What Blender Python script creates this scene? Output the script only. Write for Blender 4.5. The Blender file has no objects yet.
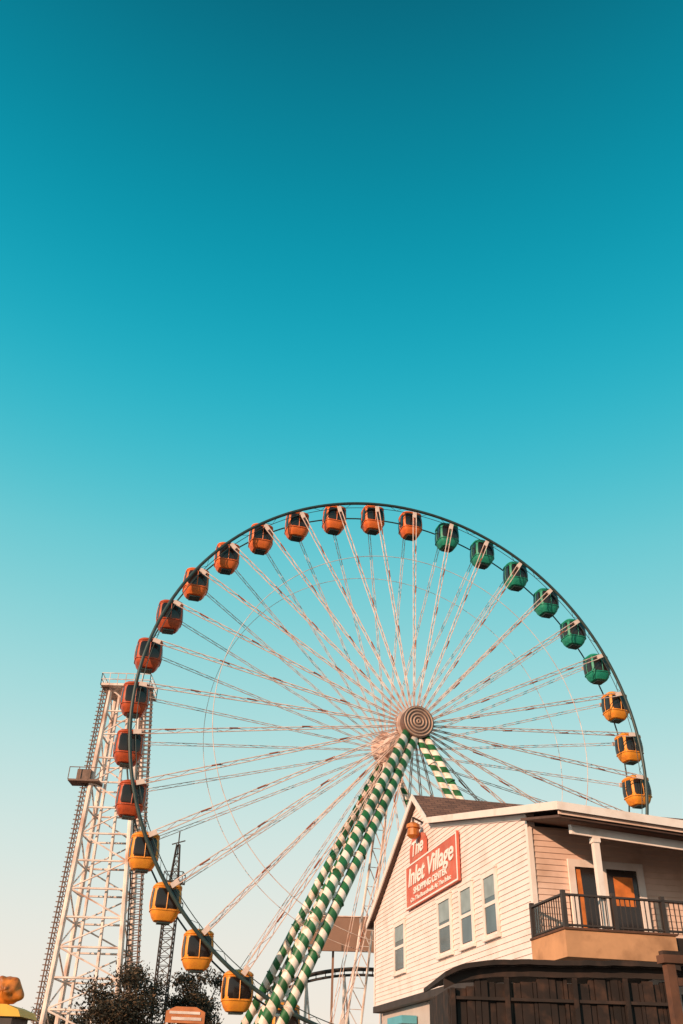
import bpy, math, random
from mathutils import Vector, Matrix
random.seed(7)
scene=bpy.context.scene
COL=scene.collection
def s2l(c):
    return tuple(((x/255)/12.92 if x/255<=0.04045 else (((x/255)+0.055)/1.055)**2.4) for x in c)

# ---------------------------------------------------------------- materials
def mat(name,color,rough=0.6,var=0.15,scale=3.0,metal=0.0,bump=0.0,grime=None,gscale=1.0):
    m=bpy.data.materials.new(name); m.use_nodes=True
    nt=m.node_tree; b=nt.nodes['Principled BSDF']
    tc=nt.nodes.new('ShaderNodeTexCoord')
    n=nt.nodes.new('ShaderNodeTexNoise'); n.inputs['Scale'].default_value=scale; n.inputs['Detail'].default_value=6
    nt.links.new(tc.outputs['Object'],n.inputs['Vector'])
    r=nt.nodes.new('ShaderNodeValToRGB')
    c=color
    r.color_ramp.elements[0].position=0.3; r.color_ramp.elements[1].position=0.7
    r.color_ramp.elements[0].color=(c[0]*(1-var),c[1]*(1-var),c[2]*(1-var),1)
    r.color_ramp.elements[1].color=(min(1,c[0]*(1+var*.6)),min(1,c[1]*(1+var*.6)),min(1,c[2]*(1+var*.6)),1)
    nt.links.new(n.outputs['Fac'],r.inputs['Fac'])
    out=r.outputs['Color']
    if grime:
        n2=nt.nodes.new('ShaderNodeTexNoise'); n2.inputs['Scale'].default_value=gscale; n2.inputs['Detail'].default_value=9
        nt.links.new(tc.outputs['Object'],n2.inputs['Vector'])
        r2=nt.nodes.new('ShaderNodeValToRGB'); r2.color_ramp.elements[0].position=.5; r2.color_ramp.elements[1].position=.75
        nt.links.new(n2.outputs['Fac'],r2.inputs['Fac'])
        mx=nt.nodes.new('ShaderNodeMix'); mx.data_type='RGBA'
        nt.links.new(r2.outputs['Color'],mx.inputs[0]); nt.links.new(out,mx.inputs[6]); mx.inputs[7].default_value=(*grime,1)
        out=mx.outputs[2]
    nt.links.new(out,b.inputs['Base Color'])
    b.inputs['Roughness'].default_value=rough; b.inputs['Metallic'].default_value=metal
    if bump:
        bp=nt.nodes.new('ShaderNodeBump'); bp.inputs['Strength'].default_value=bump; bp.inputs['Distance'].default_value=.02
        nt.links.new(n.outputs['Fac'],bp.inputs['Height']); nt.links.new(bp.outputs['Normal'],b.inputs['Normal'])
    return m
M={}
M['cream']=mat('spoke_paint',(.84,.62,.53),.5,.25,1.5,grime=(.46,.19,.11),gscale=.9)
M['white']=mat('white_steel_paint',(.88,.72,.64),.5,.2,1.2,grime=(.46,.24,.16),gscale=.7)
M['rim']=mat('dark_rim_paint',(.035,.055,.05),.45,.3,2)
M['dark']=mat('dark_steel',(.05,.035,.03),.6,.3,2)
M['rungshade']=mat('fitting_and_rung_shade',(.34,.10,.05),.6,.4,2)  # colour of the spoke fittings; on the rungs it paints in their reddish shade
M['rack']=mat('rusty_rack_steel',(.20,.115,.085),.65,.4,2)
M['orange']=mat('orange_cabin_paint',(.86,.18,.03),.5,.2,2,grime=(.50,.09,.03),gscale=2)
M['shadedorange']=mat('shaded_orange_cabin_paint',(.56,.09,.025),.5,.25,2,grime=(.18,.035,.018),gscale=2)  # same orange cabins, darkened so their shade is in the paint
M['green']=mat('green_cabin_paint',(.015,.30,.19),.5,.2,2,grime=(.01,.15,.10),gscale=2)
M['yellow']=mat('amber_cabin_paint',(.90,.33,.03),.5,.18,2,grime=(.6,.18,.03),gscale=2)
M['glass']=mat('cabin_glass',(.022,.014,.012),.15,.2,2)
M['hub']=mat('hub_metal',(.48,.31,.23),.45,.25,2)
M['hubd']=mat('hub_groove',(.16,.09,.07),.5,.25,2)
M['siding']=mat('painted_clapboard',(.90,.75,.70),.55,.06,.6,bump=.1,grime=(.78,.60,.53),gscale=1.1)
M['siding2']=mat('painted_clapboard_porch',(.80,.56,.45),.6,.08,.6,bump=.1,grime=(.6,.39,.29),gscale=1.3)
M['trim']=mat('white_trim',(.90,.77,.70),.5,.08,1.5,grime=(.68,.52,.44),gscale=1.5)
M['signred']=mat('sign_red_paint',(.62,.13,.08),.65,.22,1.2,grime=(.60,.24,.17),gscale=1.6)
M['signwhite']=mat('sign_white_letter',(.93,.83,.77),.5,.03,2)
M['stucco']=mat('tan_stucco',(.60,.30,.15),.85,.25,1.3,bump=.3,grime=(.28,.13,.06),gscale=1.5)
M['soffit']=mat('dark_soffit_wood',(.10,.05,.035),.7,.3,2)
M['glassw']=mat('window_glass',(.09,.13,.145),.08,.4,.7)
M['blind']=mat('window_blind',(.30,.36,.37),.6,.2,2)
M['reflection']=mat('orange_reflection',(.66,.19,.04),.7,.4,3)  # orange reflections in the door glass, painted as flat panels
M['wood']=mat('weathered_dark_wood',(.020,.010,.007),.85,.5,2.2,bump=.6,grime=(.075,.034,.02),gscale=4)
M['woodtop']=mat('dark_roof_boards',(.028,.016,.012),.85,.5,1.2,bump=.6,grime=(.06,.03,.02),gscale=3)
M['woodpost']=mat('brown_post_wood',(.15,.058,.028),.7,.35,2,bump=.4,grime=(.05,.022,.013),gscale=3)
M['bark']=mat('bark',(.07,.045,.03),.9,.3,6,bump=.5)
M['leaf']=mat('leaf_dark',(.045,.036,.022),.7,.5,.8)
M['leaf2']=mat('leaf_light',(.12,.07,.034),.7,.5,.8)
M['concrete']=mat('brown_grey_panel',(.29,.16,.11),.8,.25,.4,grime=(.18,.105,.08),gscale=.4)
M['blue']=mat('pale_blue_awning',(.12,.40,.48),.6,.1,2)
M['lower']=mat('lower_wall_paint',(.55,.47,.43),.7,.1,1)
M['ornament']=mat('orange_brown_ornament',(.66,.20,.03),.45,.5,3.0,bump=.3,grime=(.12,.025,.018),gscale=3.6)
M['ornyellow']=mat('yellow_canopy_paint',(.80,.42,.04),.5,.15,2)
M['boothorange']=mat('booth_orange_paint',(.62,.20,.07),.5,.2,2)
M['asphalt']=mat('asphalt',(.05,.05,.05),.9,.3,.5,bump=.3)
M['boardwalk']=mat('boardwalk_wood',(.20,.13,.09),.8,.3,.8,bump=.3)

def stripe_mat():
    m=bpy.data.materials.new('green_white_spiral_paint'); m.use_nodes=True
    nt=m.node_tree; b=nt.nodes['Principled BSDF']; N=nt.nodes.new; L=nt.links.new
    tc=N('ShaderNodeTexCoord'); sx=N('ShaderNodeSeparateXYZ'); L(tc.outputs['Object'],sx.inputs[0])
    at=N('ShaderNodeMath'); at.operation='ARCTAN2'; L(sx.outputs['Y'],at.inputs[0]); L(sx.outputs['X'],at.inputs[1])
    dv=N('ShaderNodeMath'); dv.operation='MULTIPLY'; L(at.outputs[0],dv.inputs[0]); dv.inputs[1].default_value=1/(2*math.pi)
    ml=N('ShaderNodeMath'); ml.operation='MULTIPLY'; L(sx.outputs['Z'],ml.inputs[0]); ml.inputs[1].default_value=1.1
    ad=N('ShaderNodeMath'); ad.operation='ADD'; L(dv.outputs[0],ad.inputs[0]); L(ml.outputs[0],ad.inputs[1])
    fr=N('ShaderNodeMath'); fr.operation='FRACT'; L(ad.outputs[0],fr.inputs[0])
    r=N('ShaderNodeValToRGB'); r.color_ramp.interpolation='CONSTANT'
    e=r.color_ramp.elements; e[0].position=0; e[0].color=(.92,.77,.67,1); e[1].position=.48; e[1].color=(.025,.15,.05,1)
    L(fr.outputs[0],r.inputs['Fac'])
    n=N('ShaderNodeTexNoise'); n.inputs['Scale'].default_value=1.6; n.inputs['Detail'].default_value=7; L(tc.outputs['Object'],n.inputs['Vector'])
    r2=N('ShaderNodeValToRGB'); r2.color_ramp.elements[0].color=(.66,.54,.46,1); r2.color_ramp.elements[0].position=.35; r2.color_ramp.elements[1].position=.52
    L(n.outputs['Fac'],r2.inputs['Fac'])
    mx=N('ShaderNodeMix'); mx.data_type='RGBA'; mx.blend_type='MULTIPLY'; mx.inputs[0].default_value=1
    L(r.outputs['Color'],mx.inputs[6]); L(r2.outputs['Color'],mx.inputs[7]); L(mx.outputs[2],b.inputs['Base Color'])
    b.inputs['Roughness'].default_value=.45
    return m
M['stripe']=stripe_mat()
def shingle_mat():
    m=mat('brown_shingles',(.15,.075,.05),.85,.3,3,bump=.3)
    nt=m.node_tree; b=nt.nodes['Principled BSDF']; N=nt.nodes.new; L=nt.links.new
    tc=N('ShaderNodeTexCoord'); br=N('ShaderNodeTexBrick'); br.inputs['Scale'].default_value=1
    br.inputs['Color1'].default_value=(.26,.12,.08,1); br.inputs['Color2'].default_value=(.14,.065,.045,1); br.inputs['Mortar'].default_value=(.05,.025,.02,1)
    br.inputs['Brick Width'].default_value=.33; br.inputs['Row Height'].default_value=.16; br.inputs['Mortar Size'].default_value=.012
    L(tc.outputs['Object'],br.inputs['Vector']); L(br.outputs['Color'],b.inputs['Base Color'])
    return m
M['shingle']=shingle_mat()

# ---------------------------------------------------------------- mesh helpers
class MB:
    def __init__(s): s.v=[]; s.f=[]
    def raw(s,vs,fs):
        o=len(s.v); s.v+= [tuple(v) for v in vs]; s.f+=[tuple(o+i for i in f) for f in fs]; return s
    def box(s,lo,hi):
        x0,y0,z0=lo; x1,y1,z1=hi
        return s.raw([(x0,y0,z0),(x1,y0,z0),(x1,y1,z0),(x0,y1,z0),(x0,y0,z1),(x1,y0,z1),(x1,y1,z1),(x0,y1,z1)],
              [(0,3,2,1),(4,5,6,7),(0,1,5,4),(1,2,6,5),(2,3,7,6),(3,0,4,7)])
    def prism(s,pts,a,b,axis=0):
        n=len(pts)
        def P(p,t):
            if axis==0: return (t,p[0],p[1])
            if axis==1: return (p[0],t,p[1])
            return (p[0],p[1],t)
        vs=[P(p,a) for p in pts]+[P(p,b) for p in pts]
        fs=[tuple(range(n)),tuple(range(2*n-1,n-1,-1))]+[(i,i+n,(i+1)%n+n,(i+1)%n) for i in range(n)]
        return s.raw(vs,fs)
    def tube(s,p0,p1,r,n=6,r1=None,caps=True):
        p0=Vector(p0);p1=Vector(p1); d=(p1-p0)
        if d.length<1e-6: return s
        d.normalize(); a=Vector((0,0,1)) if abs(d.z)<.9 else Vector((1,0,0))
        u=d.cross(a).normalized(); w=d.cross(u); r1=r if r1 is None else r1
        vs=[]
        for p,rr in ((p0,r),(p1,r1)):
            for i in range(n):
                t=2*math.pi*(i+.5)/n; vs.append(p+u*math.cos(t)*rr+w*math.sin(t)*rr)
        fs=[(i,(i+1)%n,(i+1)%n+n,i+n) for i in range(n)]
        if caps: fs+=[tuple(range(n-1,-1,-1)),tuple(range(n,2*n))]
        return s.raw(vs,fs)
    def path(s,pts,r,n=6,closed=False):
        k=len(pts)
        for i in range(k if closed else k-1): s.tube(pts[i],pts[(i+1)%k],r,n,caps=not closed)
        return s
    def torus(s,c,R,r,axis='y',seg=96,n=8):
        vs=[];fs=[]
        for i in range(seg):
            a=2*math.pi*i/seg
            for j in range(n):
                b=2*math.pi*j/n; rr=R+r*math.cos(b); h=r*math.sin(b)
                x=rr*math.cos(a); z=rr*math.sin(a)
                if axis=='y': vs.append((c[0]+x,c[1]+h,c[2]+z))
                elif axis=='x': vs.append((c[0]+h,c[1]+x,c[2]+z))
                else: vs.append((c[0]+x,c[1]+z,c[2]+h))
        for i in range(seg):
            for j in range(n):
                fs.append((i*n+j,((i+1)%seg)*n+j,((i+1)%seg)*n+(j+1)%n,i*n+(j+1)%n))
        return s.raw(vs,fs)
    def mesh(s,name,m,smooth=False):
        me=bpy.data.meshes.new(name); me.from_pydata(s.v,[],s.f); me.update()
        import bmesh
        bm=bmesh.new(); bm.from_mesh(me); bmesh.ops.recalc_face_normals(bm,faces=bm.faces); bm.to_mesh(me); bm.free()
        if m: me.materials.append(m)
        if smooth:
            for p in me.polygons: p.use_smooth=True
        return me
def obj(name,data,parent=None,loc=(0,0,0),rot=None,label=None,cat=None,kind=None,group=None):
    o=bpy.data.objects.new(name,data); COL.objects.link(o)
    o.location=loc
    if rot is not None:
        if isinstance(rot,Matrix): o.rotation_mode='QUATERNION'; o.rotation_quaternion=rot.to_quaternion()
        else: o.rotation_euler=rot
    if parent: o.parent=parent
    if label: o["label"]=label
    if cat: o["category"]=cat
    if kind: o["kind"]=kind
    if group: o["group"]=group
    return o
def boxes(name,parent,key,lst):
    for lo,hi in lst: obj(name,MB().box(lo,hi).mesh(name,M[key]),parent)
def sawtooth(mb,axis_pts,zlo,zhi,limits,nrm,exposure=.15,lip=.025):
    z=zlo
    while z<zhi-1e-3:
        z1=min(z+exposure,zhi)
        a0,b0=limits(z); a1,b1=limits(z1)
        if b0-a0<.02: break
        mb.raw([axis_pts(a0,z,lip),axis_pts(b0,z,lip),axis_pts(b1,z1,0),axis_pts(a1,z1,0)],[(0,1,2,3)])
        mb.raw([axis_pts(a0,z,0),axis_pts(b0,z,0),axis_pts(b0,z,lip),axis_pts(a0,z,lip)],[(0,1,2,3)])
        z=z1

# ---------------------------------------------------------------- world, sun, camera
SUN_AZ_VEC=Vector((-.66,-.71,0)).normalized(); SUN_EL=math.radians(17)
w=bpy.data.worlds.new("World"); scene.world=w; w.use_nodes=True
nt=w.node_tree; bg=nt.nodes['Background']; N=nt.nodes.new; L=nt.links.new
sky=N('ShaderNodeTexSky'); sky.sky_type='NISHITA'; sky.sun_disc=False; sky.sun_elevation=SUN_EL
sky.sun_rotation=math.atan2(SUN_AZ_VEC.x,SUN_AZ_VEC.y); sky.dust_density=1.5
tc=N('ShaderNodeTexCoord'); nm=N('ShaderNodeVectorMath'); nm.operation='NORMALIZE'; L(tc.outputs['Generated'],nm.inputs[0])
sx=N('ShaderNodeSeparateXYZ'); L(nm.outputs[0],sx.inputs[0])
asn=N('ShaderNodeMath'); asn.operation='ARCSINE'; L(sx.outputs['Z'],asn.inputs[0])
dv=N('ShaderNodeMath'); dv.operation='DIVIDE'; L(asn.outputs[0],dv.inputs[0]); dv.inputs[1].default_value=math.pi/2
ramp=N('ShaderNodeValToRGB')
stops=[(0,(250,232,214)),(4,(246,235,222)),(11,(222,234,228)),(20,(168,222,222)),(30,(98,202,212)),(38,(42,184,204)),(46,(10,160,184)),(54,(4,137,160)),(63,(4,106,128)),(80,(2,72,92))]
cr=ramp.color_ramp
while len(cr.elements)<len(stops): cr.elements.new(.5)
cr.interpolation='B_SPLINE'
for e,(d_,c) in zip(cr.elements,stops):
    e.position=d_/90; e.color=(*s2l(c),1)
L(dv.outputs[0],ramp.inputs['Fac'])
sc=N('ShaderNodeVectorMath'); sc.operation='SCALE'; sc.inputs['Scale'].default_value=10; L(ramp.outputs['Color'],sc.inputs[0])
mx=N('ShaderNodeMix'); mx.data_type='RGBA'; mx.inputs[0].default_value=.97
L(sky.outputs['Color'],mx.inputs[6]); L(sc.outputs[0],mx.inputs[7]); L(mx.outputs[2],bg.inputs['Color'])
bg.inputs['Strength'].default_value=.1
sl=bpy.data.lights.new('sun','SUN'); sl.energy=5.0; sl.angle=math.radians(.5); sl.color=(1,.66,.44)
so=bpy.data.objects.new('sun',sl); COL.objects.link(so)
sv=Vector((SUN_AZ_VEC.x*math.cos(SUN_EL),SUN_AZ_VEC.y*math.cos(SUN_EL),math.sin(SUN_EL)))
so.rotation_euler=sv.to_track_quat('Z','Y').to_euler(); so.location=(0,0,60)
scene.view_settings.view_transform='Standard'; scene.view_settings.look='None'; scene.view_settings.exposure=0

F,P,R=894.1,.5767,.03
cam=bpy.data.cameras.new('camera'); co=bpy.data.objects.new('camera',cam); COL.objects.link(co)
cam.sensor_fit='VERTICAL'; cam.sensor_height=36; cam.lens=F*36/1024; cam.clip_end=6000; cam.clip_start=.1
X=Vector((1,0,0)); U=Vector((0,-math.sin(P),math.cos(P))); Fw=Vector((0,math.cos(P),math.sin(P)))
right=X*math.cos(R)+U*math.sin(R); up=-X*math.sin(R)+U*math.cos(R)
m3=Matrix((right,up,-Fw)).transposed()
co.matrix_world=Matrix.Translation((0,0,1.6))@m3.to_4x4()
scene.camera=co

# ---------------------------------------------------------------- ground
obj('ground',MB().raw([(-3000,-3000,0),(3000,-3000,0),(3000,3000,0),(-3000,3000,0)],[(0,1,2,3)]).mesh('ground',M['asphalt']),kind='structure')
obj('boardwalk',MB().raw([(-60,38,.004),(60,38,.004),(60,100,.004),(-60,100,.004)],[(0,1,2,3)]).mesh('boardwalk',M['boardwalk']),kind='structure')

# ---------------------------------------------------------------- ferris wheel
PSI=.2747; HC=Vector((4.95,66.016,0)); HZ=24.255; RW=20.0
wheel=obj('ferris_wheel',None,loc=HC,rot=(0,0,PSI),label="giant ferris wheel with dark rim, cream spokes and striped legs",cat="ferris wheel")
ROFF=1.25
mb=MB().torus((0,-ROFF,HZ),20.12,.125,seg=180,n=10); mb.torus((0,-ROFF+.05,HZ),19.72,.028,seg=180,n=6)
for i in range(108):
    a=2*math.pi*i/108; a2=a+math.pi/108*(1 if i%2 else -1)
    mb.tube((20.05*math.cos(a),-ROFF,HZ+20.05*math.sin(a)),(19.72*math.cos(a2),-ROFF+.05,HZ+19.72*math.sin(a2)),.018,4)
obj('rim',mb.mesh('rim',M['rim'],True),wheel)
obj('rim',MB().torus((0,ROFF,HZ),20.1,.06,seg=180,n=10).mesh('rim_far',M['rim'],True),wheel)
obj('cable_ring',MB().torus((0,-2.0,HZ),14.6,.026,seg=144,n=5).mesh('cable_ring',M['cream'],True),wheel)
obj('cable_ring',MB().torus((0,2.0,HZ),14.6,.022,seg=144,n=5).mesh('cable_ring_far',M['cream'],True),wheel)
HUBOFF=2.9
def spoke_mesh(sgn,detail,variant=0):
    mb=MB(); p0=Vector((1.3,sgn*HUBOFF,0)); p1=Vector((19.6,sgn*(ROFF),0)); s0=.05; s1=.15 if detail else .10
    for k in (-1,1):
        mb.tube(p0+Vector((0,0,k*s0)),p1+Vector((0,0,k*s1)),.038 if detail else .026,5)
    n=22
    mb.box((p1.x-.25,p1.y-.06,-.16),(p1.x+.3,p1.y+.06,.16))
    first=len(mb.f)
    for i in range(n):
        a=p0.lerp(p1,i/n); b=p0.lerp(p1,(i+1)/n); sa=s0+(s1-s0)*i/n; sb=s0+(s1-s0)*(i+1)/n
        k=1 if i%2 else -1
        mb.tube(a+Vector((0,0,k*sa)),b+Vector((0,0,-k*sb)),.017 if detail else .011,4)
    if detail:
        for t in ((.30,.58,.80),(.22,.5,.72),(.36,.64,.88))[variant]:
            a=p0.lerp(p1,t); mb.tube(a-Vector((.38,0,.10)),a+Vector((.38,0,-.10)),.06,6)
    me=mb.mesh('spoke',M['cream']); me.materials.append(M['rungshade'])
    for i in range(first,len(mb.f)): me.polygons[i].material_index=1
    return me
PH=4.1319
near=[spoke_mesh(-1,True,v) for v in range(3)]; far=spoke_mesh(1,False)
for i in range(36):
    a=PH-2*math.pi/36*i
    obj('spoke',near[(i*7)%3],wheel,(0,0,HZ),(0,-a,0))
    obj('spoke',far,wheel,(0,0,HZ),(0,-a,0))
mb=MB().tube((0,-3.3,HZ),(0,3.3,HZ),.7,24)
for s in (-1,1):
    mb.tube((0,s*2.7,HZ),(0,s*3.0,HZ),1.32,36)
    for i in range(18):
        a=PH-2*math.pi/18*i
        c,sn=math.cos(a),math.sin(a)
        mb.tube((.6*c,s*1.6,HZ+.6*sn),(1.4*c,s*2.8,HZ+1.4*sn),.05,5)
obj('hub',mb.mesh('hub',M['cream']),wheel)
mb=MB().tube((0,-3.25,HZ),(0,-3.95,HZ),1.18,40)
cap=obj('hub_cover',mb.mesh('hub_cover',M['hubd']),wheel)
for r_ in (.12,.36,.6,.84,1.06): obj('ring_trim',MB().torus((0,-3.96,HZ),r_,.06,seg=48,n=8).mesh('ring_trim',M['hub'],True),cap)
def leg(top,bot,r,ph=0,name='striped_leg'):
    top=Vector(top);bot=Vector(bot); d=top-bot; ln=d.length
    mb=MB().tube((0,0,0),(0,0,ln),r,20)
    k=1.5+ph
    while k<ln-1: mb.torus((0,0,k),r+.03,.045,axis='z',seg=20,n=6); k+=3.4
    q=d.to_track_quat('Z','Y').to_matrix()
    return obj(name,mb.mesh(name,M['stripe'],True),wheel,bot,q)
LA=(Vector((-.60,-3.5,HZ-.5)),Vector((-13.2,-8.2,0))); LB=(Vector((-.05,-3.5,HZ-.9)),Vector((-12.15,-8.0,0)))
RA=(Vector((.45,-3.5,HZ-.5)),Vector((11.6,-8.2,0))); RB=(Vector((.0,-3.5,HZ-.9)),Vector((10.8,-7.9,0)))
BA=(Vector((-.15,3.4,HZ-.5)),Vector((-11.6,7.4,0))); BB=(Vector((.3,3.4,HZ-.9)),Vector((-10.7,7.2,0)))
CA=(Vector((.55,3.4,HZ-.5)),Vector((12.4,8.2,0)))
for k,(a,b) in enumerate((LA,LB,RA,RB,BA,BB,CA)): leg(a,b,(.33,.33,.26,.24,.30,.30,.26)[k],(k*1.3)%2)
for A,B in ((LA,LB),(RA,RB),(BA,BB)):
    for k in range(11):
        t=.08+k*.078; a=A[0].lerp(A[1],t); b=B[0].lerp(B[1],t); b2=B[0].lerp(B[1],t+.06); a2=A[0].lerp(A[1],t+.06)
        obj('tie_strut',MB().tube(a,b,.09,6).tube(a,b2,.085,6).tube(b,a2,.085,6).mesh('tie_strut',M['white']),wheel)
mb=MB()
for (tx_,bx,y0,y1) in ((-.3,-2.8,2.6,6.2),(.3,-1.6,2.6,6.2)):
    mb.tube((tx_,y0,HZ-.8),(bx,y1,0),.09,6)
for i in range(18):
    t=i/18; t2=(i+1)/18
    A=Vector((-.3,2.6,HZ-.8)).lerp(Vector((-2.8,6.2,0)),t); B=Vector((.3,2.6,HZ-.8)).lerp(Vector((-1.6,6.2,0)),t2)
    A2=Vector((-.3,2.6,HZ-.8)).lerp(Vector((-2.8,6.2,0)),t2)
    mb.tube(A,B,.035,4).tube(A2,B,.03,4)
obj('service_strut',mb.mesh('service_strut',M['white']),wheel)
for x,y in ((-12.7,-8.0),(11.2,-8.0),(-11.1,7.3),(12.4,8.2)):
    obj('footing',MB().box((x-2,y-1.2,-.2),(x+2,y+1.2,.5)).mesh('footing',M['concrete']),wheel)

# gondolas
def ring(z,rx,ry,n=32,e=4.0):
    out=[]
    for i in range(n):
        t=2*math.pi*(i+.5)/n; c,s=math.cos(t),math.sin(t)
        out.append((rx*math.copysign(abs(c)**(2/e),c),ry*math.copysign(abs(s)**(2/e),s),z))
    return out
PROF=[(-1.90,.48),(-1.86,.61),(-1.66,.76),(-1.32,.89),(-1.0,.94),(-.7,.945),(-.2,.91),(.06,.86),(.12,.92),(.20,.90),(.32,.76),(.42,.52)]
def rad(z):
    for (z0,r0),(z1,r1) in zip(PROF,PROF[1:]):
        if z0<=z<=z1: return r0+(r1-r0)*(z-z0)/(z1-z0)
    return PROF[-1][1]
def shell_mesh(colkey):
    n=32; vs=[];fs=[]
    for z,r in PROF: vs+=ring(z,r,r*.95,n)
    for k in range(len(PROF)-1):
        for i in range(n): fs.append((k*n+i,k*n+(i+1)%n,(k+1)*n+(i+1)%n,(k+1)*n+i))
    fs.append(tuple(range(n-1,-1,-1))); fs.append(tuple(range((len(PROF)-1)*n,len(PROF)*n)))
    me=MB().raw(vs,fs).mesh('cabin_shell',M[colkey],True)
    me.set_sharp_from_angle(angle=math.radians(32))
    return me
def window_meshes():
    n=64; out=[]
    for c_ in (0,16,32,48):
        half=6 if c_ in (16,48) else 5; idx=list(range(c_-half-1,c_+half+1))
        zs=[-1.20,-1.10,-.8,-.4,-.12,-.03]
        rows=[]
        for z in zs:
            r=rad(z)+.014; rg=ring(z,r,r*.95,n); rows.append([rg[i%n] for i in idx])
        m=len(idx); vs=[v for row in rows for v in row]; fs=[]
        for k in range(len(zs)-1):
            for i in range(m-1):
                if (k in (0,len(zs)-2)) and (i in (0,m-2)): continue
                fs.append((k*m+i,k*m+i+1,(k+1)*m+i+1,(k+1)*m+i))
        out.append(MB().raw(vs,fs).mesh('cabin_window',M['glass'],True))
    return out
def trim_mesh(colkey):
    mb=MB()
    for zz,rr in ((-1.28,.04),(.02,.035)):
        r=rad(zz)+.02; rg=[Vector(p) for p in ring(zz,r,r*.95,32)]
        mb.path(rg,rr,5,True)
    for sy in (-1,1):
        mb.path([(0,sy*(rad(z)*.95+.03),z) for z in (-1.28,-1.0,-.7,-.4,-.2,.04)],.034,5)
        mb.path([(sy*(rad(z)+.03),0,z) for z in (-1.28,-1.0,-.7,-.4,-.2,.04)],.034,5)
    return mb.mesh('cabin_frame',M[colkey])
HG=MB().tube((0,-ROFF,0),(0,ROFF,0),.06,8).mesh('cabin_hanger',M['rim'])
keys=('orange','shadedorange','green','yellow')
SH={k:shell_mesh(k) for k in keys}; TR={k:trim_mesh(k) for k in SH}; WN=window_meshes()
SKID=MB().box((-.40,-.40,-2.0),(.40,.40,-1.89)).mesh('floor_skid',M['rim'])
dvec=Vector((math.cos(PSI),math.sin(PSI),0))
cols={'orange':"orange enclosed cabin hanging from the ferris wheel rim",'shadedorange':"orange enclosed cabin with shade painted into its colour, hanging from the rim",'green':"green enclosed cabin hanging from the ferris wheel rim",'yellow':"amber yellow enclosed cabin hanging from the ferris wheel rim"}
for i in range(36):
    a=PH-2*math.pi/36*i
    if i<=3: k='yellow'
    elif i<=8: k='shadedorange'  # far-left orange cabins with the shade in their colour
    elif i<=15: k='orange'
    elif i<=21: k='green'
    elif i<=27: k='yellow'
    elif i<=30: k='green'
    else: k='yellow' if i>33 else 'green'
    pos=HC+dvec*RW*math.cos(a)+Vector((0,0,HZ+RW*math.sin(a)))
    g=obj('wheel_cabin',None,loc=pos,rot=(0,random.uniform(-.03,.03),PSI),label=cols[k],cat="ferris wheel cabin",group="cabins around the ferris wheel")
    obj('shell',SH[k],g); obj('frame',TR[k],g); obj('hanger',HG,g); obj('skid',SKID,g)
    for m_ in WN: obj('window',m_,g)

# ---------------------------------------------------------------- house
AZ=math.radians(11.5)
HP=Vector((5.33,25,0))
house=obj('clapboard_building',None,loc=HP,rot=(0,0,AZ),label="white clapboard gabled building with brown shingle roof and covered balcony",cat="building")
RG,YR,YE,EF=11.35,10.2,16.9,8.0
YK=8.4; LEN=17.0
def pz(x,y): return 8.32+y*.205-(x+.3)*.06
ZK=pz(-.3,YK); EA=pz(-.3,0)
WT=.10
def lim(z):
    z=z+WT
    if z<=EA: a=0
    elif z<=ZK: a=(z-EA)/(ZK-EA)*YK
    else: a=YK+(z-ZK)/(RG-ZK)*(YR-YK)
    b=YE if z<=EF else YE-(z-EF)/(RG-EF)*(YE-YR)
    return (a,b)
mb=MB()
sawtooth(mb,lambda a,z,o:(-o,a,z),4.6,RG-WT-.02,lim,None,.152)
mb.prism([(0,4.6),(YE,4.6),(YE,EF-WT),(YR,RG-WT),(YK,ZK-WT),(0,EA-WT)],.005,.2,0)
obj('side_wall',mb.mesh('side_wall',M['siding']),house)
mb=MB()
sawtooth(mb,lambda a,z,o:(a,-o,z),4.6,7.85,lambda z:(0.0,LEN if z<7.3 else max(4,(8.3-z)/.06-1)),None,.152)
mb.box((0.0,.005,4.6),(LEN,.2,7.2))
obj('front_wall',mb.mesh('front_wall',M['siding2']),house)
obj('lower_wall',MB().box((.25,.25,0),(LEN-.2,YE-.3,4.37)).mesh('lower_wall',M['lower']),house)
obj('end_wall',MB().box((LEN-.2,.2,4.6),(LEN,YE,7.1)).mesh('end_wall',M['lower']),house)
obj('rear_wall',MB().box((.2,YE-.2,4.6),(LEN-.2,YE,EF-.2)).mesh('rear_wall',M['lower']),house)
obj('base_band',MB().box((-.06,-.03,4.38),(LEN,YE+.05,4.6)).mesh('base_band',M['dark']),house)
boxes('corner_board',house,'trim',[((-.045,-.045,4.62),(-.03,.10,EA-.2)),((-.03,-.045,4.62),(.09,-.03,7.8)),((-.045,YE-.16,4.62),(-.03,YE,EF-.2))])
OV=.22; th=.14
def slope(y):
    return RG+.02-(RG-ZK)/(YR-YK)*(YR-y) if y<=YR else RG+.02-(RG-EF)/(YE-YR)*(y-YR)
mb=MB(); yh=YE+.5
mb.prism([(YK-1.2,slope(YK-1.2)),(YR,slope(YR)),(yh,slope(yh)),(yh,slope(yh)-th),(YR,slope(YR)-th),(YK-1.2,slope(YK-1.2)-th)],.3,LEN+.3,0)
mb.prism([(YK-.1,slope(YK-.1)),(YR,slope(YR)),(yh,slope(yh)),(yh,slope(yh)-th),(YR,slope(YR)-th),(YK-.1,slope(YK-.1)-th)],-OV,.3,0)
roof=obj('roof',mb.mesh('roof',M['shingle']),house)
x0,x1=-OV-.05,-OV-.003
mb=MB()
for ya,yb in ((YK+.1,YR),(YR,yh)):
    mb.prism([(ya,slope(ya)+.03),(yb,slope(yb)+.03),(yb,slope(yb)-.22),(ya,slope(ya)-.22)],x0,x1,0)
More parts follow.
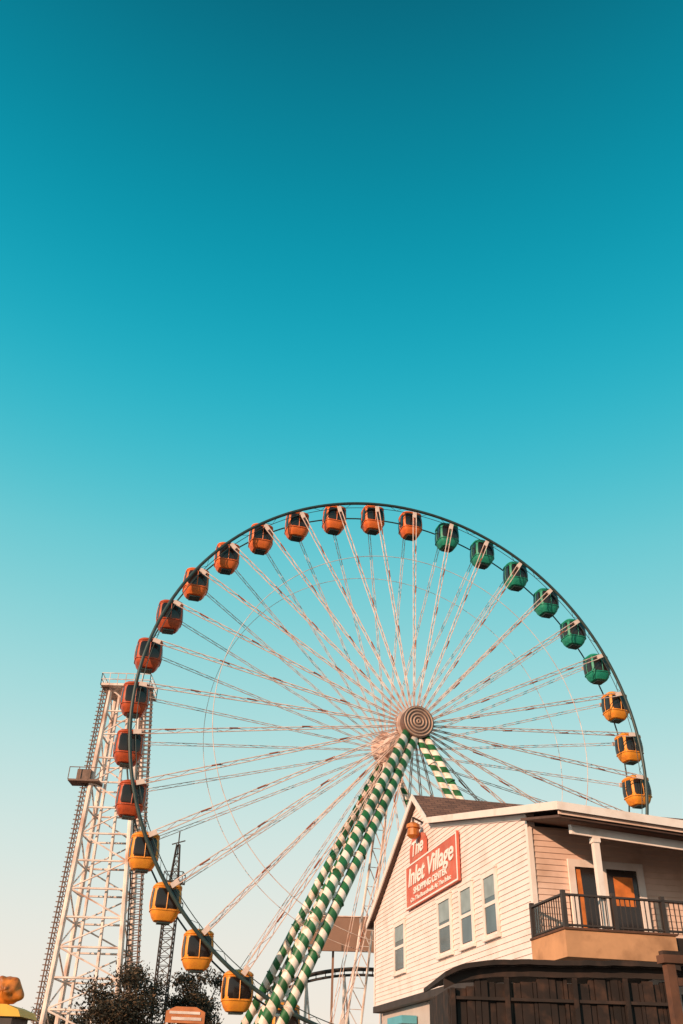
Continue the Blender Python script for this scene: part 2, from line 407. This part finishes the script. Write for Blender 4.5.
mb.box((x0,yh+.003,slope(yh)-.25),(LEN,yh+.05,slope(yh)+.02))
obj('rake_board',mb.mesh('rake_board',M['trim']),roof)
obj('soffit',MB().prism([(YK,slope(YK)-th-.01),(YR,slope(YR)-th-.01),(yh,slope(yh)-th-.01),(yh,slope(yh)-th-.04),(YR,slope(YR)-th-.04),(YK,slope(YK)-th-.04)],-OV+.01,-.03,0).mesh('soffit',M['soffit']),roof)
def slab(x0,x1,y0,y1,dz0,dz1):
    vs=[(x,y,pz(x,y)+dz) for dz in (dz0,dz1) for x,y in ((x0,y0),(x1,y0),(x1,y1),(x0,y1))]
    return MB().raw(vs,[(0,3,2,1),(4,5,6,7),(0,1,5,4),(1,2,6,5),(2,3,7,6),(3,0,4,7)])
PX=-.26; YF=-2.55
proof=obj('porch_roof',slab(PX,LEN,YF,YK,-.08,.0).mesh('porch_roof',M['shingle']),house)
obj('fascia',slab(PX-.05,LEN,YF-.06,YF-.003,-.17,.03).mesh('fascia',M['trim']),proof)
obj('fascia',slab(PX-.05,PX-.003,YF,YK+.1,-.17,.03).mesh('fascia_side',M['trim']),proof)
obj('fascia',slab(PX+.02,LEN,YF+.04,YF+.1,-.27,-.173).mesh('fascia_inner',M['siding2']),proof)
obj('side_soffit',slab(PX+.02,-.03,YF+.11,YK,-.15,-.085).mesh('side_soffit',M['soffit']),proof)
obj('frieze_board',slab(-.05,-.027,.0,YK,-.30,-.155).mesh('frieze_board',M['trim']),proof)
obj('beam',slab(.30,LEN,-2.0,-1.84,-.66,-.44).mesh('porch_beam',M['trim']),proof)
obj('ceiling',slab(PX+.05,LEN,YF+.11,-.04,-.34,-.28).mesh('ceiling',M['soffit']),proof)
for x in (.95,5.6,10.2):
    zt=pz(x,-1.9)-.67
    mb=MB().box((x-.075,-1.98,4.95),(x+.075,-1.82,zt)); mb.box((x-.10,-2.01,4.96),(x+.10,-1.79,5.12)); mb.box((x-.10,-2.01,zt-.13),(x+.10,-1.79,zt-.01))
    obj('porch_post',mb.mesh('porch_post',M['trim']),house)
BX=-.20
balc=obj('balcony',MB().box((BX,-2.1,4.40),(2.65,-.05,4.98)).mesh('balcony',M['stucco']),house)
obj('coping',MB().box((BX-.03,-2.14,4.983),(2.70,-.05,5.03)).mesh('balcony_coping',M['woodpost']),balc)
obj('landing',MB().box((2.653,-2.05,4.62),(LEN,-.05,4.95)).mesh('landing',M['wood']),house)
def rail(a,b,z0,z1,name='railing'):
    mb=MB()
    a=Vector((*a,0));b=Vector((*b,0)); L_=(b-a).length; n=max(2,int(L_/.13))
    mb.tube(a+Vector((0,0,z0+.06)),b+Vector((0,0,z0+.06)),.028,6)
    d=(b-a).normalized(); nn=Vector((-d.y,d.x,0))*.05
    c0=a+Vector((0,0,z1)); c1=b+Vector((0,0,z1)); h=Vector((0,0,.045))
    mb.raw([c0-nn,c1-nn,c1+nn,c0+nn,c0-nn+h,c1-nn+h,c1+nn+h,c0+nn+h],[(0,3,2,1),(4,5,6,7),(0,1,5,4),(1,2,6,5),(2,3,7,6),(3,0,4,7)])
    for i in range(1,n):
        p=a.lerp(b,i/n); mb.tube(p+Vector((0,0,z0)),p+Vector((0,0,z1)),.015,4)
    obj(name,mb.mesh(name,M['dark']),balc)
BR=BX+.06
rail((BR,-.12),(BR,-2.04),5.03,5.74); rail((BR+.04,-2.04),(LEN-.3,-2.04),5.03,5.74)
for px_,py_ in [(BR,-.12),(BR,-2.04)]+[(BR+1.3*k,-2.04) for k in range(1,12)]:
    obj('rail_post',MB().box((px_-.05,py_-.05,4.99),(px_+.05,py_+.05,5.86)).mesh('rail_post',M['dark']),balc)
def window(y0,y1,z0,z1):
    fr=MB(); t=.15; o=-.075
    fr.box((o,y0-t,z0-t),(-.02,y0,z1+t)).box((o,y1,z0-t),(-.02,y1+t,z1+t)).box((o,y0,z1),(-.02,y1,z1+t)).box((o-.05,y0-t-.05,z0-t-.05),(-.02,y1+t+.05,z0-t+.03)).box((o-.02,y0-t-.04,z1+t),(-.02,y1+t+.04,z1+t+.05))
    zm=(z0+z1)/2
    fr.box((o+.01,y0,zm-.05),(-.02,y1,zm+.05))
    wo=obj('window',fr.mesh('window_frame',M['trim']),house)
    obj('pane',MB().box((-.045,y0,z0),(-.028,y1,z1)).mesh('pane',M['glassw']),wo)
    obj('blind',MB().box((-.052,y0+.04,z0+(z1-z0)*random.uniform(.5,.72)),(-.047,y1-.04,z1-.02)).mesh('blind',M['blind']),wo)
for c,wd in ((12.9,1.3),(7.35,1.2),(5.15,.98),(3.05,.92)):
    window(c-wd/2,c+wd/2,5.60,7.10)
y=-.10
dr=obj('door',MB().box((1.02,y,4.9),(1.2,-.03,7.05)).box((3.0,y,4.9),(3.2,-.03,7.05)).box((1.2,y,6.86),(3.0,-.03,7.05)).box((2.0,y,4.9),(2.10,-.03,6.86)).mesh('door_frame',M['trim']),house)
obj('pane',MB().box((1.2,-.06,4.9),(3.0,-.035,6.86)).mesh('door_pane',M['glass']),dr)
obj('reflection',MB().box((2.3,-.075,5.95),(2.85,-.062,6.68)).mesh('door_reflection',M['reflection']),dr)  # flat orange panel painted as a reflection on the door glass
obj('reflection',MB().raw([(1.24,-.07,5.2),(1.42,-.07,5.2),(1.36,-.07,6.8),(1.24,-.07,6.8)],[(0,1,2,3)]).mesh('door_reflection_side',M['reflection']),dr)  # narrow painted reflection along the left of the glass
obj('porch_window',MB().box((4.6,-.07,5.6),(6.0,-.03,6.9)).mesh('porch_window',M['glass']),house)
obj('awning',MB().prism([(11.6,3.75),(13.6,3.75),(13.6,4.0),(11.6,4.0)],-.35,.2,0).mesh('awning',M['blue']),house)

lan=obj('wall_lantern',None,loc=HP+Vector((-math.sin(AZ)*9.6,math.cos(AZ)*9.6,0)),rot=(0,0,AZ),label="brass wall lantern on bracket high on clapboard gable",cat="lantern")
obj('bracket',MB().tube((-.02,0,10.2),(-.4,0,10.35),.04,6).tube((-.4,0,10.37),(-.4,0,10.15),.04,6).mesh('bracket',M['dark']),lan)
mb=MB()
pr=[(10.18,.08),(10.10,.24),(9.96,.27),(9.95,.21),(9.70,.24),(9.60,.12)]
for (z0,r0),(z1,r1) in zip(pr,pr[1:]): mb.tube((-.4,0,z0),(-.4,0,z1),r0,12,r1)
obj('lamp_shade',mb.mesh('lamp_shade',M['ornament']),lan)

# ---------------------------------------------------------------- sign
def wall_frame(y,z,out):
    base=HP+Vector((-math.sin(AZ)*y,math.cos(AZ)*y,0))+Vector((-math.cos(AZ)*out,-math.sin(AZ)*out,z))
    xx=Vector((math.sin(AZ),-math.cos(AZ),0)); zz=Vector((0,0,1)); nn=xx.cross(zz)
    return base,Matrix((xx,zz,nn)).transposed()
SW,SHT=6.1,1.55
b_,rm=wall_frame(8.55,8.2,.06)
sign=obj('shop_sign',None,loc=b_,rot=rm,label="faded red painted shop sign with white lettering on clapboard wall",cat="sign")
mb=MB().box((-SW/2,-SHT/2,0),(SW/2,SHT/2,.08))
mb2=MB(); zb=SHT/2+.003
mb2.prism([(-2.45,zb),(-2.45,SHT/2+.52),(-2.15,SHT/2+.80),(-1.45,SHT/2+.92),(-.75,SHT/2+.80),(-.45,SHT/2+.52),(-.45,zb)],0,.08,2)
obj('board',mb.mesh('board',M['signred']),sign)
obj('header_board',mb2.mesh('header_board',M['signred']),sign)
mb=MB(); e=.02; zf=.083; bw=.055
for lo,hi in (((-SW/2+e,SHT/2-e-bw,zf),(SW/2-e,SHT/2-e,zf+.01)),((-SW/2+e,-SHT/2+e,zf),(SW/2-e,-SHT/2+e+bw,zf+.01)),((-SW/2+e,-SHT/2+e+bw,zf),(-SW/2+e+bw*1.5,SHT/2-e-bw,zf+.01)),((SW/2-e-bw*1.5,-SHT/2+e+bw,zf),(SW/2-e,SHT/2-e-bw,zf+.01))): mb.box(lo,hi)
obj('border',mb.mesh('border',M['signwhite']),sign)
def text(s,x,y,size,width,name,bold=.012,shear=0):
    cu=bpy.data.curves.new('t','FONT'); cu.body=s; cu.size=size; cu.align_x='CENTER'; cu.align_y='CENTER'; cu.extrude=.012; cu.offset=bold; cu.shear=shear
    o=bpy.data.objects.new('t',cu); COL.objects.link(o); bpy.context.view_layer.update()
    me=bpy.data.meshes.new_from_object(o.evaluated_get(bpy.context.evaluated_depsgraph_get()))
    bpy.data.objects.remove(o)
    xs=[v.co.x for v in me.vertices]; k=width/(max(xs)-min(xs))
    for v in me.vertices: v.co.x*=k
    me.materials.clear(); me.materials.append(M['signwhite'])
    obj(name,me,sign,(x,y,.097))
text("Inlet Village",0,.24,.86,5.3,'lettering',.014,.22)
text("SHOPPING CENTER",0,-.27,.31,3.9,'lettering',.007)
text("On The Boardwalk At The Inlet",0,-.54,.21,4.7,'lettering',.003,.1)
text("The",-1.45,SHT/2+.40,.72,1.45,'lettering',.014,.22)

# ---------------------------------------------------------------- dark shed with soft arched top, fence & gate
shed=obj('wooden_shed',None,loc=(2.12,17.6,0),rot=(0,0,.03),label="nearly black weathered wooden shed with vertical panels and low curved top",cat="shed")
SL,SD=3.95,2.6
def top(x):
    t=min(1,max(0,x/1.0)); u=min(1,max(0,(SL-x)/.7))
    return 3.42+.20*math.sin(t*math.pi/2)**.7+.02*x-.07*(1-u)**2
mb=MB(); k=0.0
while k<SL:
    w_=.06+random.random()*.16; o=random.uniform(0,.06); mb.box((k,-.03-o,0),(min(k+w_-.012,SL),.03,top(k+.05)-.24-random.uniform(0,.12))); k+=w_
mb.box((.03,.025,0),(SL-.03,.1,3.2))
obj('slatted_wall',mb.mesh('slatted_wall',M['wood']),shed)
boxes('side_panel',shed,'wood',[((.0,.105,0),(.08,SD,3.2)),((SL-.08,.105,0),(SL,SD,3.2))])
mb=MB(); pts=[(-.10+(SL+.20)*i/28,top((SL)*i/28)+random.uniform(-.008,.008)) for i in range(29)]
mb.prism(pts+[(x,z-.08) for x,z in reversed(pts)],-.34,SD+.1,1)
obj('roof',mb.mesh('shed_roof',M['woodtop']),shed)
mb=MB(); mb.prism([(x,z-.09) for x,z in pts]+[(x,z-.25) for x,z in reversed(pts)],-.14,-.09,1)
obj('valance',mb.mesh('shed_valance',M['woodtop']),shed)
boxes('panel_post',shed,'wood',[((x-.04,-.15,0),(x+.04,-.10,top(x)-.26)) for x in (.05,1.0,2.2,3.1,3.88)])
boxes('panel_ledge',shed,'woodtop',[((0,-.13,3.02),(SL,-.09,3.07))])
gate=obj('timber_gate_frame',None,loc=(4.88,14.2,0),rot=(0,0,AZ),label="tall brown timber gate frame beside the dark shed",cat="gate")
obj('post',MB().box((-.065,-.065,0),(.065,.065,3.28)).mesh('gate_post',M['woodpost']),gate)
obj('post',MB().box((2.6,-.07,0),(2.74,.07,3.28)).mesh('gate_post_far',M['woodpost']),gate)
obj('beam',MB().box((-.12,-.1,3.283),(3.2,.1,3.39)).mesh('gate_beam',M['woodpost']),gate)
for k in range(9):
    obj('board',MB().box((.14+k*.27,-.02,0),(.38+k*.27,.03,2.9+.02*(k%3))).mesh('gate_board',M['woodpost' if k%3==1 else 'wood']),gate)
obj('crossbar',MB().box((.07,-.06,3.0),(2.59,.0,3.1)).mesh('gate_crossbar',M['woodpost']),gate)
sf=obj('dark_fence',None,loc=(6.3,18.6,0),rot=(0,0,AZ),label="dark timber fence with tall posts beside wooden shed",cat="fence")
mb=MB(); k=0
while k<5: mb.box((k,0,0),(k+.13,.04,2.75)); k+=.15
mb.box((0,-.05,2.5),(5,0,2.62)); mb.box((0,-.05,.4),(5,0,.52))
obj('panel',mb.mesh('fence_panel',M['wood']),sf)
for x in (.0,1.2,2.4,3.6): obj('post',MB().box((x-.07,-.2,0),(x+.07,-.06,3.9)).mesh('fence_post',M['wood']),sf)
obj('rail',MB().box((-.1,-.21,3.903),(3.8,-.05,4.0)).mesh('fence_rail',M['wood']),sf)

# ---------------------------------------------------------------- tall lattice ride tower
tw=obj('ride_tower',None,loc=(-17.3,75,0),label="tall white lattice amusement ride tower with ladder racks on its sides",cat="tower")
TH=30.6
def tx(z): return 3.15+(1.35-3.15)*z/TH
cxz=lambda z:-1.0*z/TH
mb=MB(); lv=15
def cor(z):
    f=z/TH; xa=(tx(0)-.3)*(1-f)+(tx(TH)-.05)*f; ya=2.2-1.0*f; cx_=cxz(z)
    return [(cx_-xa,-ya,z),(cx_+xa,-ya,z),(cx_+xa,ya,z),(cx_-xa,ya,z)]
for a,b in zip(cor(0),cor(TH)): mb.tube(a,b,.21,8)
for i in range(lv+1):
    c=cor(TH*i/lv)
    for a,b in zip(c,c[1:]+c[:1]): mb.tube(a,b,.08,6)
    if i<lv:
        d_=cor(TH*(i+1)/lv)
        for j in range(4):
            if (i+j)%2: mb.tube(c[j],d_[(j+1)%4],.065,5)
            else: mb.tube(c[(j+1)%4],d_[j],.065,5)
for o in (-.75,.55): mb.tube((o*1.4,-1.6,0),(cxz(TH)+o*.7,-.8,TH),.13,6)
obj('lattice_frame',mb.mesh('lattice_frame',M['white']),tw)
for sg,rw in ((-1,.22),(1,.42)):
    mb=MB()
    def q(z,o,yy=0): return (cxz(z)+sg*(tx(z)+.1+rw+o),-1.4+yy,z)
    for o in (-rw,rw): mb.tube(q(0,o),q(TH+.3,o),.06,5)
    for o in (-rw,rw): mb.tube(q(0,o,.7),q(TH+.3,o,.7),.045,5)
    z=0
    while z<TH:
        mb.tube(q(z,-rw),q(z,rw),.05,4); mb.tube(q(z,-rw),q(z+.36,rw,.7),.035,4); mb.tube(q(z,rw),q(z,rw,.7),.03,4); mb.tube(q(z,rw),q(z,rw+.22),.05,4); z+=.36
    obj('rack',mb.mesh('rack',M['rack']),tw)
mb=MB().box((-3.0,-2,TH),(1.2,1.6,TH+.2))
for a,b in (((-3.0,-2),(1.2,-2)),((1.2,-2),(1.2,1.6)),((-3.0,-2),(-3.0,1.6)),((-3.0,1.6),(1.2,1.6))):
    for h in (.55,1.1): mb.tube((*a,TH+h),(*b,TH+h),.04,4)
    for t in range(7):
        p=Vector((*a,TH)).lerp(Vector((*b,TH)),t/6); mb.tube(p,p+Vector((0,0,1.1)),.035,4)
obj('top_platform',mb.mesh('top_platform',M['white']),tw)
mb=MB().box((-4.2,-2.2,22.3),(-1.7,-.6,22.45)).box((-3.6,-2.0,22.4),(-2.5,-.9,23.3))
for x in (-4.2,-3.4,-2.6,-1.7): mb.tube((x,-2.2,22.4),(x,-2.2,23.4),.04,4)
mb.tube((-4.2,-2.2,23.4),(-1.7,-2.2,23.4),.04,4)
obj('service_cage',mb.mesh('service_cage',M['rack']),tw)

# ---------------------------------------------------------------- black lattice mast
mast=obj('lattice_mast',None,loc=(-11.8,72,0),label="slim black lattice mast with small platforms near its tip",cat="mast")
mb=MB(); MH=17.4; hw=.45
def mwid(z): return hw if z<12.5 else hw*(1-.75*(z-12.5)/(MH-12.5))
for a in (-1,1):
    for b in (-1,1):
        mb.path([(a*hw,b*hw,0),(a*hw,b*hw,12.5),(a*hw*.25,b*hw*.25,MH)],.055,5)
z=0
while z<MH-.6:
    s=mwid(z);t=mwid(z+.6)
    for a,b,c,d in ((-1,-1,1,-1),(1,-1,1,1),(1,1,-1,1),(-1,1,-1,-1)):
        mb.tube((a*s,b*s,z),(c*t,d*t,z+.6),.035,4); mb.tube((a*s,b*s,z),(c*s,d*s,z),.03,4)
    z+=.6
mb.tube((0,0,MH-.8),(0,0,MH+1.0),.05,5).tube((-.5,0,MH),(.5,0,MH+.3),.05,5)
obj('lattice',mb.mesh('mast_lattice',M['dark']),mast)
for z,r in ((14.6,.7),(12.6,.75)):
    mb=MB().box((-r,-r,z),(r,r,z+.08))
    for a in (-1,1):
        for b in (-1,1): mb.tube((a*r,b*r,z),(a*r,b*r,z+.7),.04,4)
    for a,b,c,d in ((-1,-1,1,-1),(1,-1,1,1),(1,1,-1,1),(-1,1,-1,-1)): mb.tube((a*r,b*r,z+.7),(c*r,d*r,z+.7),.035,4)
    obj('platform',mb.mesh('mast_platform',M['dark']),mast)

# ---------------------------------------------------------------- raised walkway, arch, kiosk
pb=obj('raised_concrete_walkway',None,loc=(1.5,86,0),rot=(0,0,-.02),label="wide brown grey panelled elevated walkway running behind the wheel",cat="walkway")
for xa,xb in ((-3.3,1.2),(1.23,5.1),(5.13,9.0)):
    obj('panel',MB().box((xa,0,12.0),(xb,.35,14.75)).mesh('walkway_panel',M['concrete']),pb)
boxes('coping',pb,'cream',[((-3.4,-.1,14.753),(9.0,.45,14.83))])
boxes('deck',pb,'concrete',[((-3.2,.353,12.6),(9.0,2.6,12.8))])
boxes('column',pb,'concrete',[((x-.3,1,0),(x+.3,1.6,12.59)) for x in (4.5,8.0)])
boxes('column',pb,'concrete',[((-1.2,1,0),(-1.0,1.2,12.59))])
co_=obj('roller_coaster_track',None,loc=(2.5,96,0),label="dark arched roller coaster track on white supports",cat="roller coaster")
mb=MB(); tp=[]
for i in range(25):
    x=-9+i*.9; tp.append(Vector((x,0,11.7-.024*(x-1)**2)))
for dy_,dz_ in ((-.6,0),(.6,0),(0,-.5)): mb.path([p+Vector((0,dy_,dz_)) for p in tp],.12,6)
for p in tp: mb.tube(p+Vector((0,-.6,0)),p+Vector((0,.6,0)),.06,4).tube(p+Vector((0,-.6,0)),p+Vector((0,0,-.5)),.06,4)
obj('track',mb.mesh('track',M['dark']),co_)
for p in tp[1::4]:
    obj('support',MB().tube((p.x,0,0),(p.x,0,p.z-.5),.14,6).tube((p.x+1.4,.2,0),(p.x,0,p.z-.6),.1,6).mesh('support',M['white']),co_)
kiosk=obj('ticket_kiosk',None,loc=(-8.6,62,0),rot=(0,0,.2),label="small pale and orange booth with signboard on its roof",cat="kiosk")
obj('wall',MB().box((-1.4,-1.2,0),(1.4,1.2,4.0)).mesh('kiosk_wall',M['boothorange']),kiosk)
obj('signboard',MB().prism([(-1.15,4.85),(1.15,4.85),(1.15,5.45),(.6,5.7),(-.6,5.7),(-1.15,5.45)],-1.35,-1.23,1).mesh('kiosk_sign',M['boothorange']),kiosk)
boxes('signboard_stripe',kiosk,'white',[((-.95,-1.38,5.32),(.85,-1.353,5.46)),((-.8,-1.38,5.0),(.95,-1.353,5.16))])
boxes('sign_post',kiosk,'dark',[((x-.05,-1.22,3.9),(x+.05,-1.12,5.4)) for x in (-.9,.9)])
obj('roof',MB().prism([(-1.7,4.003),(1.7,4.003),(1.2,4.8),(-1.2,4.8)],-1.1,1.4,1).mesh('kiosk_roof',M['boothorange']),kiosk)

orn=obj('fairground_ornament',None,loc=(-9.4,30,0),label="rounded orange brown sculpted ornament on yellow canopy with dark base",cat="ornament")
obj('base',MB().box((-1.2,-.8,0),(.5,.8,3.2)).mesh('ornament_base',M['dark']),orn)
obj('canopy',MB().prism([(-1.5,3.203),(.75,3.203),(.65,3.38),(.3,3.50),(-1.5,3.55)],-.9,.9,1).mesh('canopy',M['ornyellow']),orn)
n1,n2=64,40; vs=[];fs=[]
lobes=[((.6,-.4,.6),.16),((-.5,-.3,.85),.12),((.95,-.2,-.25),.22),((-.9,-.2,-.1),.10),((.1,-.9,.1),.12)]
for j in range(n2+1):
    ph=math.pi*j/n2
    for i in range(n1):
        t=2*math.pi*i/n1
        d=Vector((math.sin(ph)*math.cos(t),math.cos(ph),math.sin(ph)*math.sin(t)))
        rr=.38+.012*math.sin(5*t+8*ph)+.012*math.sin(11*d.x+7*d.z)
        for c,am in lobes: rr+=am*math.exp((d.dot(Vector(c).normalized())-1)*10)*.9
        vs.append((rr*d.x-.05,.85*rr*d.y,3.88+.95*rr*d.z))
for j in range(n2):
    for i in range(n1): fs.append((j*n1+i,j*n1+(i+1)%n1,(j+1)*n1+(i+1)%n1,(j+1)*n1+i))
obj('figure',MB().raw(vs,fs).mesh('figure',M['ornament'],True),orn)

# ---------------------------------------------------------------- trees
def tree(x,y,h,wd,lab,seed):
    rnd=random.Random(seed)
    t=obj('tree',None,loc=(x,y,0),label=lab,cat="tree")
    mb=MB(); base=Vector((0,0,0)); fork=Vector((rnd.uniform(-.3,.3),0,h*.42)); mb.tube(base,fork,.26,8,.18)
    tips=[]
    for i in range(20):
        a=i*2.4+rnd.uniform(-.4,.4); e=Vector((math.cos(a)*wd*.46*rnd.uniform(.3,1.05),math.sin(a)*wd*.34,h*rnd.uniform(.55,.95)))
        mid=fork.lerp(e,.6)+Vector((0,0,.2)); mb.tube(fork,mid,.10,6,.07); mb.tube(mid,e,.07,5,.03); tips.append((e,1)); tips.append((mid,.6))
        for k in range(4):
            e2=e+Vector((rnd.uniform(-1,1),rnd.uniform(-1,1),rnd.uniform(-.4,.8)))*wd*.14; mb.tube(e,e2,.025,4,.012); tips.append((e2,.7))
    obj('trunk',mb.mesh('trunk',M['bark']),t)
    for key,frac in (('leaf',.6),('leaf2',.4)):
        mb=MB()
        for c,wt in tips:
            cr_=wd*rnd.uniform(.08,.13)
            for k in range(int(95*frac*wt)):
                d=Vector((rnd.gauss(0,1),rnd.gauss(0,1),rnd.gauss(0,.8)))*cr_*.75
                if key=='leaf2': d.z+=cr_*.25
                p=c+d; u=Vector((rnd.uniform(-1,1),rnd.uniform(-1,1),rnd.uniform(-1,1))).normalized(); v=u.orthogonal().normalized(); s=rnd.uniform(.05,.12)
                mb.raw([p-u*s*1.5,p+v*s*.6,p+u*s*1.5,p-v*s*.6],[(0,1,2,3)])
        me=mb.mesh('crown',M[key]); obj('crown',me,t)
tree(-13.9,70.5,9.0,5.2,"broad dark leafy tree in front of the lattice tower",3)
tree(-9.7,74.5,8.9,4.0,"small dark leafy tree near the mast",5)
tree(-24.5,96,7.2,5.0,"low dark leafy tree beyond the lattice tower",9)
